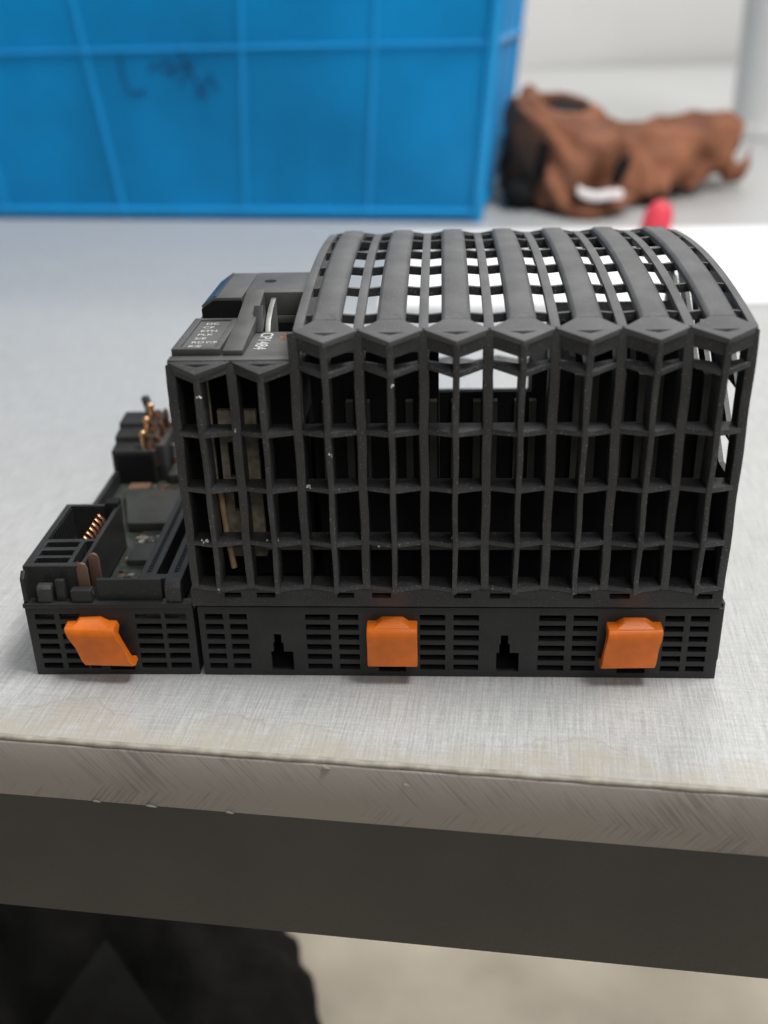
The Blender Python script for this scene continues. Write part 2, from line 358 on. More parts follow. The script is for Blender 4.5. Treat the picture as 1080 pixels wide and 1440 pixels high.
def zig(x0, x1, p, off=0):
    n = round((x1-x0)/PITCH); pts = []
    for i in range(n): pts += [(x0+PITCH*i, -off), (x0+PITCH*(i+.5), -p-off)]
    pts.append((x1, -off)); return pts
for k, z in enumerate(ROW):
    x0 = XM if k == 0 else XL; p = prot(z)
    if k == 0: poly = zig(x0, XR, p) + [(a, b+2.6) for a, b in zig(x0, XR, p)][::-1]
    else:
        fr = zig(x0, XR, p); poly = fr + [(XR, 4.2), (x0, 4.2)]
    # built per half-module quad so that the long polygon triangulates cleanly
    b = MB(); fr = zig(x0, XR, p)
    for (xa, ya), (xb, yb) in zip(fr, fr[1:]):
        bk = (ya+2.6, yb+2.6) if k == 0 else (3.9, 3.9)
        t = .55
        b.sweep([[dip((xa, ya, z-t)), dip((xa, ya, z+t)), (xa, bk[0], z+t-.1), (xa, bk[0], z-t+.1)],
                 [dip((xb, yb, z-t)), dip((xb, yb, z+t)), (xb, bk[1], z+t-.1), (xb, bk[1], z-t+.1)]])
    frontparts.append(b.build('cross_shelf', M_RIB, unit, .18, 2))
# fascia plates under the gables
for (x0, x1, zt, hh) in ((XM, XR, H, 3.6), (XL, XM, HP, 3.4)):
    fr = zig(x0, x1, 3.9)
    for i in range(0, len(fr)-1):
        (xa, ya), (xb, yb) = fr[i], fr[i+1]; da, db = (.28*-ya, .28*-yb)
        hb = hh if zt == H else 2.2 - (.0 if ya < 0 else 0)
        b = MB().sweep([[(xa, ya+.05, zt-hb-da), (xa, ya+.05, zt-.8-da), (xa, ya+1.4, zt-.8-da), (xa, ya+1.4, zt-hb-da)],
                        [(xb, yb+.05, zt-hb-db), (xb, yb+.05, zt-.8-db), (xb, yb+1.4, zt-.8-db), (xb, yb+1.4, zt-hb-db)]])
        frontparts.append(b.build('fascia_panel', M_BODY, unit))
# gable caps
def cap(xc, zt, apex):
    A, B, V, T = (-6.25, 0, zt), (6.25, 0, zt), (0, -4.5, zt-1.15), (0, 4.6 if apex else 1.2, zt + (1.85 if apex else .1))
    h1, h2, h3 = (-2.6, -.9, zt-.23), (2.6, -.9, zt-.23), (0, -1.9, zt-.49)
    d = .75; H1_, H2_, H3_ = [(a, b_, c-d) for a, b_, c in (h1, h2, h3)]
    lo = [(a*.985, b_*.96, zt-1.3-(.9 if b_ < -1 else 0)) for a, b_, c in (A, V, B, T)]
    b = MB().add([A, B, V, T, h1, h2, h3, H1_, H2_, H3_] + lo,
        [(0, 1, 3), (0, 2, 6, 4), (2, 1, 5, 6), (1, 0, 4, 5), (4, 6, 9, 7), (6, 5, 8, 9), (5, 4, 7, 8), (7, 8, 9),
         (0, 10, 11, 2), (2, 11, 12, 1), (1, 12, 13, 3), (3, 13, 10, 0), (10, 13, 12, 11)])
    b.v = [(x+xc, y, z) for x, y, z in b.v]
    o = b.build('gable_cap', M_ROOF if apex else M_BODY, unit, .13, 2, merge=True); return o
for i in range(9):
    xc = XL + PITCH*(i+.5)
    frontparts.append(cap(xc, H if xc > XM else HP, xc > XM))
# same grille on the far side
for o in frontparts:
    if o.name.startswith(('gable_cap', 'fascia')) and sum(v.co.x for v in o.data.vertices)/len(o.data.vertices) < XM*K: continue
    mx_ = sum(v.co.x for v in o.data.vertices)/len(o.data.vertices)
    if o.name.startswith('centre_rib'): continue
    if o.name.startswith('seam_rib') and min(abs(mx_/K - q) for q in (62.5, 87.5, 112.5, 150)) > 2: continue
    if o.name.startswith('cross_shelf') and min(v.co.z for v in o.data.vertices)/K > 47 or min(v.co.z for v in o.data.vertices)/K < 44: continue
    c = dup(o, unit); c.scale = (1, -1, 1.034); c.location = (0, DEP*K, 0)
    if sum(v.co.x for v in o.data.vertices)/len(o.data.vertices) < (XM-1)*K:
        bpy.data.objects.remove(c)

# ---- roof
ys = [DEP*k/22 for k in range(23)]
for i in range(7):
    xc = XM + PITCH*(i+.5); secs = []
    for k, y in enumerate(ys):
        e = 0 if 0 < k < 22 else 1
        yy = y
        prof = [(-2.8, .45), (-2.1, 1.0), (0, 1.1), (2.1, 1.0), (2.8, .45), (2.8, -.7), (-2.8, -.7)]
        sec = []
        for u, h in prof:
            if k == 0: Y = 4.4*(1-abs(u)/6.25)+.05; h = min(h, .75) if h > 0 else h
            elif k == 22: Y = DEP-4.4*(1-abs(u)/6.25)-.05
            else: Y = y if k > 1 else max(y, 4.8)
            sec.append((xc+u, Y, zr(Y)+h))
        secs.append(sec)
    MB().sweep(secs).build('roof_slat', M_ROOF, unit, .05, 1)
for i in range(8):
    xc = XM + PITCH*i; hw = 1.05; a, bb = xc-hw+.12, xc+hw-.12
    if i == 0: a, bb = XM, XM+1.9
    if i == 7: a, bb = XR-1.5, XR
    secs = [[(a, y, zr(y)-.05), (bb, y, zr(y)-.05), (bb, y, zr(y)-1.5), (a, y, zr(y)-1.5)] for y in [0.6]+ys[1:-1]+[DEP-.6]]
    MB().sweep(secs).build('roof_seam_bar', M_ROOF, unit, .14, 2)
for y in (7.2, 21.3, 35.4, 49.5, 63.6, 75.2):
    b = MB()
    for i in range(7):
        for sgn in (0, 1):
            xa = XM + PITCH*(i+.5*sgn) + .0; xb = xa + PITCH/2; ha, hb_ = (-.5, .1) if sgn == 0 else (.1, -.5)
            secs = []
            for x, h in ((xa, ha), (xb, hb_)):
                z = zr(y)+h; secs.append([(x, y, z-1.7), (x, y, z), (x, y+1.0, z), (x, y+1.0, z-1.7)])
            b.sweep(secs)
    b.build('roof_cross_bar', M_RIB, unit)
# ---- side walls
def wall_arch(x0, x1, zb, holes=False):
    secs = [[(x0, y, zb), (x0, y, zr(y)-1.4), (x1, y, zr(y)-1.4), (x1, y, zb)] for y in ys[0:1] + ys[1:-1] + [DEP]]
    return MB().sweep(secs)
wall_arch(XM+.05, XM+1.2, 60).build('side_wall', M_BODY, unit)
MB().prism([(2, 18.2), (DEP-2, 18.2), (DEP-2, 55), (60, 60), (52, HP-1.9), (2, HP-1.9)], 'x', XL, XL+1.2).build('side_wall', M_BODY, unit)
MB().box(XR-1.3, XR-.1, 1.6, DEP-1.6, 18.2, 47).build('side_wall', M_BODY, unit)
secs = [[(XR-1.3, y, zr(y)-7), (XR-1.3, y, zr(y)-1.4), (XR-.1, y, zr(y)-1.4), (XR-.1, y, zr(y)-7)] for y in [1.6]+ys[1:-1]+[DEP-1.6]]
MB().sweep(secs).build('side_rail', M_BODY, unit)
MB().box(XR-1.3, XR-.1, 1.6, 5.5, 47.1, 73).build('side_stile', M_BODY, unit)
MB().box(XR-1.3, XR-.1, DEP-5.5, DEP-1.6, 47.1, 74).build('side_stile', M_BODY, unit)
for k in range(-3, 8):                           # slanted slats of the right side
    y0 = -4 + 14*k; pts = []
    za, zb_ = 46.5, 76.5; sl_ = 1.25
    ya, yb = y0, y0 + (zb_-za)*sl_
    def clip(yv, zv): return yv, zv
    # keep the part of the slat between the stiles
    t0 = 0 if ya >= 5 else (5-ya)/(yb-ya); t1 = 1 if yb <= DEP-9 else (DEP-9-ya)/(yb-ya)
    if t1 - t0 < .08: continue
    p0 = (ya+(yb-ya)*t0, za+(zb_-za)*t0); p1 = (ya+(yb-ya)*t1, za+(zb_-za)*t1)
    MB().prism([p0, (p0[0]+7, p0[1]), (p1[0]+7, p1[1]), p1], 'x', XR-1.25-.02*(k % 2), XR-.2).build('side_slat', M_BODY, unit)
# ---- inside of the cage
MB().box(XM+2, XR-2, 12, DEP-3, 18.2, 41).build('inner_housing', M_INNER, unit)
MB().box(53, XR-1.6, 4.0, 6.4, 29.6, 32.2).build('inner_rail', M_ROOF, unit, .2)
for x, z1, y1 in ((68, 58, 66), (118.5, 66, 70), (131, 68, 70), (143, 58, 66)):
    MB().prism([(14, 37), (y1, 37), (y1, z1-8), (y1-12, z1), (24, z1), (14, z1-14)], 'x', x, x+1.2).build('inner_partition', M_INNER, unit)
for x in ():
    MB().prism([(8, 19), (12, 19), (12, 60 if x > 110 else 36), (10.6, 56 if x > 110 else 34), (8.4, 30)], 'x', x, x+1.6).build('inner_vane', M_INNER, unit)
MB().box(63.8, 90.4, 13.2, 14.2, 36, 70.5).build('inner_baffle', M_INNER, unit)
MB().box(90.5, 109.5, 13.2, 14.2, 36, 61.8).build('inner_baffle', M_INNER, unit)
MB().box(109.6, XR-2, 13.2, 14.2, 36, 67.5).build('inner_baffle', M_INNER, unit)
for x in (66, 71, 74.5, 80, 83.5, 88.5, 93, 97.5, 101, 106, 109, 113.5, 118, 121.5, 127, 131, 134.5, 140, 144):
    MB().box(x, x+1.5, 11.2, 13.1, 40, 60.5 if x < 117 else 66).build('inner_vane', M_INNERRIB, unit)
MB().box(117, XR-2, 46, 62, 41.1, 68).build('inner_screen', M_INNER, unit)
MB().box(XM+2, 89, 30, DEP-3, 41.1, 53).build('inner_housing', M_INNER, unit)
MB().box(114, XR-2, 30, DEP-4, 41.1, 53).build('inner_housing', M_INNER, unit)
# low left bay: board edge, copper strip and wire seen through the cells
MB().box(XL+1.3, XM, 30, DEP-3, 18.2, 49).build('inner_housing', M_INNER, unit)
MB().box(XL+1.4, XM, 14, 30, 18.2, 24).build('inner_housing', M_INNER, unit)
MB().box(XL+1.3, 52, 16, 17, 24.2, HP-2).build('inner_baffle', M_INNER, unit)
MB().box(52.2, XM, 16, 17, 24.2, HP-9).build('inner_baffle', M_INNER, unit)
pb = MB(); pb.plate((44.6, 52.6), (26, 60), [(46.2, 49.3, 45, 53), (46.5, 48.6, 37, 41.5)], 8, 9.4).build('circuit_board', M_BOARD2, unit)
MB().box(53.4, 55.4, 9.5, 11.5, 33, 57).build('copper_strip', M_TAB, unit, .2)
MB().box(53.5, 55.3, 9.0, 9.5, 44, 57).build('tin_strip', M_BOARD2, unit, .1)
MB().tube([(44.0, 6.5, 44), (44.3, 6.2, 38), (44.9, 5.4, 31), (45.8, 4.6, 25)], .7, 8).build('copper_wire', M_WIRE, unit, smooth=True)
MB().box(41.8, 43.4, 8, 9, 44, 72).build('board_edge', M_BOARD2, unit)

# ---- left deck with label panel, bar, hole and raised block
MB().box(XL, XM, .3, 3.2, HP-1.4, HP+.25).build('deck_front_ledge', M_COVER, unit, .18)
MB().plate((XL, XM), (3.4, 52), [(52.6, 61.2, 20.5, 33.5)], HP-1.8, HP+.05, 'z').build('deck', M_COVER, unit, .2, merge=True)
lp = MB(); lp.plate((37.7, 47.4), (3.6, 26.5), [(39.2, 45.9, 5.0, 25.3)], HP+.1, HP+1.5, 'z').build('label_frame', M_COVER, unit, .15, merge=True)
lab = MB().box(39.2, 45.9, 5.0, 25.3, HP+.1, HP+1.1).build('label_panel', M_LABEL, unit)
for k, t in enumerate(('R/E', 'RDY/F', 'S/E', 'PLK', 'ETH', 'CF', 'DC')):
    lettering(t, 2.0, M_PRINT, unit, Matrix.Translation(Vector((40.4 + .05*k, 5.9+2.75*k, HP+1.14))*K), .0)
MB().prism([(3.5, HP+.1), (3.5, HP+1.2), (20, HP+2.6), (35, HP+5.6), (36, HP+.1)], 'x', 47.9, 51.9).build('flap_bar', M_COVER, unit, .2)
lettering('CP1484', 3.7, M_PRINT, unit, Matrix.Translation(Vector((53.3, 19.4, HP+.1))*K) @ Matrix.Rotation(-math.pi/2, 4, 'Z') , .02)
lettering('X20', 2.5, M_PRINT2, unit, Matrix.Translation(Vector((57.6, 18.8, HP+.1))*K) @ Matrix.Rotation(-math.pi/2, 4, 'Z'), .0)
# raised rear block around the connector bay
b = MB()
b.prism([(38.7, HP+.06), (47.6, HP+.06), (47.6, HP+5.2), (41.5, HP+5.2), (38.7, HP+3.2)], 'y', 29.5, 53)
b.build('raised_block', M_COVER, unit, .3)
MB().box(47.65, 62.4, 33.6, 53, HP+.1, HP+5.25).build('raised_block', M_COVER, unit, .3)
MB().prism([(38.5, HP+3.3), (41.6, HP+5.4), (41.9, HP+5.4), (38.6, HP+2.9)], 'y', 30.0, 52.5).build('smoked_bevel', M_SMOKE, unit)
MB().add([(38.6, 29.4, HP+.1), (47.6, 29.4, HP+.1), (47.6, 29.4, HP+4.6), (41.4, 29.4, HP+4.6), (38.6, 29.4, HP+2.8)]+[(38.6, 29.2, HP+.1), (47.6, 29.2, HP+.1), (47.6, 29.2, HP+4.6), (41.4, 29.2, HP+4.6), (38.6, 29.2, HP+2.8)],
         [(0,1,2,3,4),(9,8,7,6,5),(0,5,6,1),(1,6,7,2),(2,7,8,3),(3,8,9,4),(4,9,5,0)]).build('block_face', M_INNER, unit)
MB().tube([(51.8, 44, HP+5.1), (51.8, 44, HP+5.3)], 1.4, 20).build('round_recess', M_INNER, unit)
MB().box(52.2, 61.3, 20, 34, 50, 51).build('bay_floor', M_INNER, unit)
MB().plate((51.6, 62.0), (19.8, 34.2), [(52.6, 61.2, 20.5, 33.5)], 51, HP-1.9, 'z').build('bay_wall', M_INNER, unit)
MB().prism([(21.0, 64), (33, 64), (33, HP+4.2), (28, HP+3.2), (23.5, HP+1.6), (21.0, HP-1)], 'x', 53.5, 54.6).build('metal_card', M_SILVER, unit, .1)
MB().prism([(19.5, HP+.2), (25.5, HP+.2), (25.5, HP+4.4), (23.5, HP+4.9)], 'x', 51.2, 53.3).build('eject_lever', M_BASE, unit, .25)

# ---- the orange latch
def make_latch(par, x, w_, z0, roll=0, yaw=0, shear=0):
    """x = left edge, w_ = width"""
    hook = [(-3.6, 9.9), (-3.2, 10.5), (.2, 10.9), (.2, 9.6), (-1.7, 8.9), (-1.9, 7.0), (-1.7, 3.0), (-1.2, 2.1), (-.1, 2.0), (-.1, 1.0), (-2.4, .7), (-3.4, 1.2), (-3.7, 2.4), (-3.3, 5.5), (-3.9, 8.6)]
    sh = lambda q: (q[0] + shear*(6-q[2]), q[1], q[2])
    b = MB().prism(hook, 'x', -w_/2, w_/2, sh); o = b.build('latch', M_ORANGE, par, .32, 3)
    o.location = ((x+w_/2)*K, 0, z0*K); o.rotation_euler = (0, roll, yaw)
    g = MB().sweep([[(-w_*.42, .3, 10.2), (-w_*.2, .3, 12.0), (w_*.2, .3, 12.0), (w_*.42, .3, 10.2)], [(-w_*.42, -3.2, 10.2), (-w_*.2, -1.4, 11.4), (w_*.2, -1.4, 11.4), (w_*.42, -3.2, 10.2)]])
    g.v = [sh(v) for v in g.v]
    q = g.build('latch_ridge', M_ORANGE, par, .15); q.parent = o
    return o
make_latch(unit, 74.8, 10.9, 3.6)
make_latch(unit, 125.6, 11.6, 3.6, 0, R(2), -.12)

# ================================================================== LEFT OPEN BASE
base = empty('open_terminal_base', (-.4, -.5, 0), 'low open black module base with bare circuit board, copper pins and a skewed orange latch', 'module base', R(.9))
sl = []
for a, b_ in ((1.9, 6.2), (7.4, 12), (12.6, 15.0), (24.2, 29.8), (30.8, 35.4)):
    for k in range(6): sl.append((a, b_, 15.2-2.55*k-.72, 15.2-2.55*k+.72))
sl = [s for s in sl if not (12.5 < s[0] < 13 and s[2] > 3)]
sl.append((17, 22.4, 1.2, 2.9))
MB().plate((0, 37.1), (0, 18), sl, 0, 1.5).build('vented_front', M_BASE, base, .16, 2, merge=True)
MB().box(0, 1.3, 1.5, 97, 0, 18.0).build('side_wall', M_BASE, base, .2)
MB().box(35.9, 37.1, 1.5, 97, 0, 16.0).build('side_wall', M_BASE, base, .2)
MB().box(1.3, 35.9, 95.5, 97, 0, 18).build('rear_wall', M_BASE, base, .2)
MB().box(1.3, 35.9, 1.5, 95.5, 0, 1).build('floor_plate', M_INNER, base)
MB().box(-.6, .0, 6, 97, 4, 17).build('side_rib', M_BASE, base, .2)
MB().prism([(-.35, 17.6), (-.35, 18.6), (2.2, 18.6), (3.2, 17.6)], 'x', -.2, 37.1).build('front_ledge', M_BASE, base, .15)
MB().prism([(1.2, 18.6), (1.6, 23.6), (2.7, 23.6), (2.7, 18.6)], 'x', 16.2, 30.5).build('front_parapet', M_BASE, base, .2)
MB().prism([(.2, 18.6), (.2, 22), (1.2, 23.4), (3.0, 23.4), (3.6, 18.6)], 'x', 31.4, 34.9).build('rounded_tooth', M_BODY, base, .35)
MB().prism([(.2, 18.6), (.3, 21.6), (2.5, 21.6), (2.5, 18.6)], 'x', 10.6, 15.2).build('rounded_tooth', M_BASE, base, .3)
MB().prism([(.2, 18.6), (.3, 22.0), (1, 22.6), (2.5, 22.6), (2.5, 18.6)], 'x', 3.2, 6.4).build('rounded_tooth', M_BODY, base, .3)
MB().prism([(.2, 18.6), (.3, 24.6), (1.8, 26.0), (2.5, 24), (2.5, 18.6)], 'x', .0, 1.0).build('rounded_tooth', M_BASE, base, .2)
MB().prism([(1.0, 18.6), (1.2, 23.6), (2.5, 23.6), (2.5, 18.6)], 'x', 7.2, 9.2).build('rounded_tooth', M_BASE, base, .2)
make_latch(base, 10.9, 11.2, 3.5, R(-1), R(-4), .36)
# terminal socket
so = MB(); so.plate((-.3, 13.2), (3.6, 35.4), [(1.0, 12.2, 16.6, 34.3), (1.6, 9.2, 12.6, 15.2), (1.6, 9.2, 8.6, 11.2), (1.6, 9.2, 5.2, 7.6), (10.2, 12.3, 5.4, 15.6)], 14.6, 26, 'z')
sock = so.build('terminal_socket', M_BASE, base, .15, 1, merge=True)
MB().box(-.3, 13.2, 3.6, 35.4, 13.95, 14.5).build('socket_floor', M_INNER, base)
MB().box(9.8, 13.1, 33.2, 36.4, 22, 27.2).build('socket_clip', M_INNER, base, .4)
for k in range(13):
    MB().box(.9, 1.35, 17.2+1.35*k, 17.8+1.35*k, 18, 25.4).build('socket_tooth', M_BASE, base)
for k in range(6):
    MB().tube([(8.4, 17.8+2.3*k, 17), (8.4, 17.8+2.3*k, 24.4), (9.3, 18.1+2.3*k, 25.6), (10.3, 17.8+2.3*k, 24.8), (10.8, 17.8+2.3*k, 21), (10.9, 17.8+2.3*k, 17)], .48, 6).build('spring_contact', M_COPPER, base, smooth=True)
for x, y in ((10.7, 7.2), (11.9, 7.4), (10.9, 12.4), (12.0, 12.6)):
    b = MB().tube([(x, y, 17), (x, y, 23.4), (x+.2, y+.3, 24.6), (x+.5, y+.2, 23.6)], [.55, .55, .62, .3], 8).build('spring_contact', M_COPPER if y > 10 else M_TAB, base, smooth=True)
for x, y, z in ((13.0, 2.9, 27.0), (14.5, 6.8, 27.3)):
    pts = [(x-1.2, 19), (x-1.2, z-1.4), (x-.8, z-.4), (x, z), (x+.8, z-.4), (x+1.2, z-1.4), (x+1.2, 19)]
    MB().prism(pts, 'y', y, y+.8).build('brown_tab', M_TAB, base, .2)
# board
MB().box(1.4, 35.8, 3.2, 95, 12.4, 13.9).build('circuit_board', M_BOARD, base)
big = MB().prism([(11.5, 43.6), (22.6, 43.6), (22.0, 64.5), (5.5, 64.5)], 'z', 14.2, 16.6).build('large_chip', M_CHIP, base, .2)
MB().box(15.6, 23.4, 25.8, 35.0, 13.95, 15.4).build('small_chip', M_CHIP, base, .15)
MB().box(15.4, 23.6, 38, 43.4, 13.95, 14.5).build('chip_shelf', M_CHIP, base, .1)
rs = random.Random(5)
for k in range(90):
    x = rs.choice([rs.uniform(14.4, 16.4), rs.uniform(14.5, 24.5)]); y = rs.choice([rs.uniform(10, 20), rs.uniform(36, 39), rs.uniform(20, 40) if x < 15.6 or x > 23.8 else rs.uniform(36, 40), rs.uniform(66, 72)])
    if y > 60: x = rs.uniform(5, 22)
    if 15.2 < x < 23.6 and 25 < y < 35.4: continue
    a, c = rs.choice([(.9, .5), (.5, .9), (1.3, .8), (1.5, 1.0)])
    MB().box(x, x+a, y, y+c, 13.95, 14.5+rs.uniform(0, .4)).build('chip_capacitor', rs.choice([M_TIN, M_TIN, M_TAB, M_CHIP, M_COPPER]), base, .08, 1)
for x, y in ((15.6, 11.6), (18.9, 11.9)):
    MB().box(x, x+2.1, y, y+2.6, 13.95, 15.0).build('chip_resistor', M_TIN, base, .15)
# long card connector
cn = empty('dummy', (0,0,0), 'x', 'x'); bpy.data.objects.remove(cn)
MB().plate((23.6, 33.6), (7.5, 56), [(25.0, 26.0, 10.0, 53), (27.4, 29.8, 9.6, 54), (31.2, 32.2, 10.0, 53)], 15.2, 20.6, 'z').build('card_connector', M_BODY, base, .12, 1, merge=True)
cc = MB().box(23.9, 33.3, 7.8, 55.7, 14.0, 15.1).build('connector_foot', M_INNER, base)
n = 0
for x in (25.0, 31.2):
    for k in range(36):
        b = MB().box(x+.02, x+.98, 10.3+1.18*k, 10.7+1.18*k, 16, 20.4).build('contact_comb', M_BODY, base) if n == 0 else dup(first, base)
        if n == 0: first = b; fx, fy = x, 10.3
        else: b.location = ((x-fx)*K, 1.18*k*K, 0)
        n += 1
# rear pin block, stepped
rb = MB(); 
rb.prism([(74.5, 14.1), (74.5, 23.8), (79.5, 24.4), (79.6, 26.2), (85, 26.8), (85.1, 28.2), (93.5, 28.8), (93.5, 14.1)], 'x', -.2, 12.2)
rb.build('pin_block', M_BASE, base, .25)
MB().box(.8, 11.2, 74.3, 74.5, 14.4, 22.8).build('block_recess', M_INNER, base)
MB().box(12.3, 14.5, 76, 95, 14.1, 25).build('block_shoulder', M_BODY, base, .3)
for k, y in enumerate((76.2, 81.6, 87.4)):
    z = 24.4 + 2.1*k
    MB().tube([(8.9, y, z-1), (8.9, y, z+2.4), (8.9, y+.1, z+3.6)], [.8, .8, .95], 12).build('gold_pin', M_GOLD, base, smooth=True)
    MB().tube([(8.9, y+.1, z+2.6), (8.9, y+.1, z+3.1), (8.9, y+.1, z+3.9), (8.9, y+.1, z+4.7), (8.9, y+.1, z+5.0)], [.4, .95, 1.15, .9, .3], 14).build('pin_head', M_GOLD, base, smooth=True)
    MB().tube([(11.8, y-.4, z-5.5), (11.5, y-.2, z-2.5), (10.9, y+.3, z+1.4), (10.9, y+.8, z+2.6)], [1.05, .9, .7, .75], 10).build('gold_pin', M_COPPER, base, smooth=True)
    MB().tube([(12.9, y+2.4, z-4.5), (12.7, y+2.6, z+1.0), (12.3, y+2.8, z+2.2)], [.7, .7, .5], 10).build('gold_pin', M_COPPER, base, smooth=True)
MB().tube([(8.6, 90.4, 27), (6.9, 90.4, 34.2), (6.85, 90.4, 34.5)], [1.25, 1.25, .9], 16).build('light_pipe', M_BASE, base, smooth=True)
MB().box(13.4, 20.5, 92, 94.5, 18, 31.5).build('rear_post', M_INNER, base, .3)
MB().box(5.2, 11.0, 67.4, 71.5, 13.95, 15.6).build('tantalum_part', M_TAB, base, .3)
MB().tube([(15.6, 83, 14), (15.6, 83, 17.2), (15.6, 83, 18.4)], [1.1, 1.1, .8], 12).build('copper_stud', M_GOLD, base, smooth=True)
MB().tube([(15.6, 83, 18.5), (15.6, 83, 22.6)], [.8, .7], 12).build('tin_stud', M_TIN, base, smooth=True)
MB().box(15.2, 23.5, 74, 82, 14.0, 16.8).build('flat_component', M_CHIP, base, .3)

# ================================================================== lint on the ribs
b = MB(); rl = random.Random(3)
for (x, z, y, s, n_) in ((41.6, 34.8, -1.9, .55, 5), (43.4, 23.6, -2.3, .5, 5), (64.2, 46.6, -.6, .6, 6), (56.2, 34.3, -.6, .9, 9), (55.0, 34.6, -.9, .5, 4),
                         (68.8, 54.6, -3.2, .5, 5), (78.0, 33.4, -1.0, .35, 5), (80.3, 33.5, -1.3, .3, 4), (81.3, 69.2, -3.7, .4, 5), (93.2, 34.7, -.6, .25, 3), (95.4, 70.4, -.6, .3, 3), (43.9, 67, -3.7, .45, 4), (50, 58.9, -.6, .4, 3)):
    for _ in range(n_):
        a = Vector((x+rl.uniform(-s, s), y-.1+rl.uniform(-.2, .3), z+rl.uniform(-s, s)*.5)); d = Vector((rl.uniform(-1, 1), rl.uniform(-.3, .3), rl.uniform(-.6, .6)))*s
        b.tube([a, a+d*.5+Vector((0, 0, rl.uniform(-.2, .3))), a+d], [.09, .22, .07], 5)
o = b.build('lint', M_LINT, None, smooth=True); tag(o, 'white flecks and threads of lint caught on the lower left ribs of the cage', 'lint', kind='stuff')

# ================================================================== BLUE CRATE
CA = math.atan2(-46, 356)
cr = empty('plastic_crate', (115.5, 548, 0), 'large blue ribbed plastic crate with a scribble on its side, standing behind the controller', 'crate', CA)
HC, TP, WC, DC = 215.0, 19.0, 470.0, 300.0
def cx(t, x, y):                             # taper outwards with height
    k = t/HC*TP; return (x + (k if x > -WC/2 else -k), y + (-k if y < DC/2 else k), t)
def wallp(x0, y0, x1, y1, nx, ny, name='crate_wall'):
    b = MB(); th = 3
    lo = [cx(0, x0, y0), cx(0, x1, y1)]; hi = [cx(HC, x0, y0), cx(HC, x1, y1)]
    vs = []
    for P_ in lo + hi[::-1]: vs.append(P_)
    vs += [(p[0]+nx*th, p[1]+ny*th, p[2]) for p in vs[:4]]
    b.add(vs, [(0,1,2,3),(7,6,5,4),(0,4,5,1),(1,5,6,2),(2,6,7,3),(3,7,4,0)]); return b.build(name, M_CRATE, cr)
wallp(-WC, 0, 0, 0, 0, 1); wallp(0, 0, 0, DC, -1, 0); wallp(0, DC, -WC, DC, 0, -1); wallp(-WC, DC, -WC, 0, 1, 0)
MB().box(-WC+3, -3, 3, DC-3, 2, 6).build('crate_floor', M_CRATE, cr)
def rib(a, b2, r=2.2, m=M_CRATE2):
    return MB().tube([a, tuple((Vector(a)+Vector(b2))/2), b2], r, 8).build('crate_rib', m, cr, smooth=True)
for x in (-77, -166.5, -258, -350, -440):
    rib(cx(2, x, -.4), (cx(HC-2, x, 0)[0]+ (0 if x > -200 else 0), cx(HC-2, x, -.4)[1], HC-2), 1.7)
for z in (7, 114, HC-4): rib(cx(z, -WC, -.8), cx(z, 0, -.8), 2.4 if z < 50 else 1.3)
for z in (7, 114, HC-4): rib(cx(z, .8, 0), cx(z, .8, DC), 2.4)
rib(cx(1, .2, -.2), cx(HC, .2, -.2), 4.2)
for y in (75, 150, 225): rib(cx(2, .6, y), cx(HC-2, .6, y), 1.9)
# scribble in marker pen
def on(px_, z): k = z/HC*TP; return (px_, -k-.35, z)
for st in ([(-244, 111), (-243, 98), (-241, 88), (-234, 86), (-228, 89)], [(-224, 100), (-219, 106), (-215, 101), (-211, 107), (-206, 105), (-207, 96)],
           [(-201, 116), (-198, 108), (-193, 98), (-188, 88), (-184, 82)], [(-203, 92), (-197, 99), (-191, 107)], [(-192, 84), (-186, 90), (-181, 97), (-176, 88)], [(-212, 99), (-203, 103), (-196, 104)]):
    MB().tube([on(x, z) for x, z in st], .75, 6).build('marker_scribble', M_MARK, cr, smooth=True)

# ================================================================== BROWN LEATHER POUCH, red cap, paper
def blob_mesh(name, m, parent, blobs, voxel, noise_amp=0, seed=1):
    bm = bmesh.new()
    for (x, y, z, rx, ry, rz_, rot) in blobs:
        mt = Matrix.Translation(Vector((x, y, z))*K) @ Matrix.Rotation(R(rot[0]), 4, 'X') @ Matrix.Rotation(R(rot[1]), 4, 'Y') @ Matrix.Rotation(R(rot[2]), 4, 'Z') @ Matrix.Diagonal((rx*K, ry*K, rz_*K, 1))
        bmesh.ops.create_icosphere(bm, subdivisions=4, radius=1, matrix=mt)
    me = bpy.data.meshes.new(name); bm.to_mesh(me); bm.free(); me.materials.append(m)
    o = bpy.data.objects.new(name, me); C.objects.link(o); o.parent = parent
    md = o.modifiers.new('r', 'REMESH'); md.mode = 'VOXEL'; md.voxel_size = voxel*K; md.use_smooth_shade = True
    sm = o.modifiers.new('s', 'SMOOTH'); sm.iterations = 6; sm.factor = .6
    if noise_amp:
        tx = bpy.data.textures.new('fold', 'CLOUDS'); tx.noise_scale = .028; tx.noise_depth = 2
        dm = o.modifiers.new('d', 'DISPLACE'); dm.texture = tx; dm.strength = noise_amp*K; dm.texture_coords = 'LOCAL'
    return o
pouch = empty('leather_glove', (230, 640, 0), 'crumpled brown leather glove with black openings lying right of the blue crate', 'glove')
D0 = (-230, -640, 0)
def B(x, y, z, rx, ry, rz_, rot=(0, 0, 0)): return (x-230, y-640, z, rx, ry, rz_, rot)
rg = random.Random(11)
secs = []
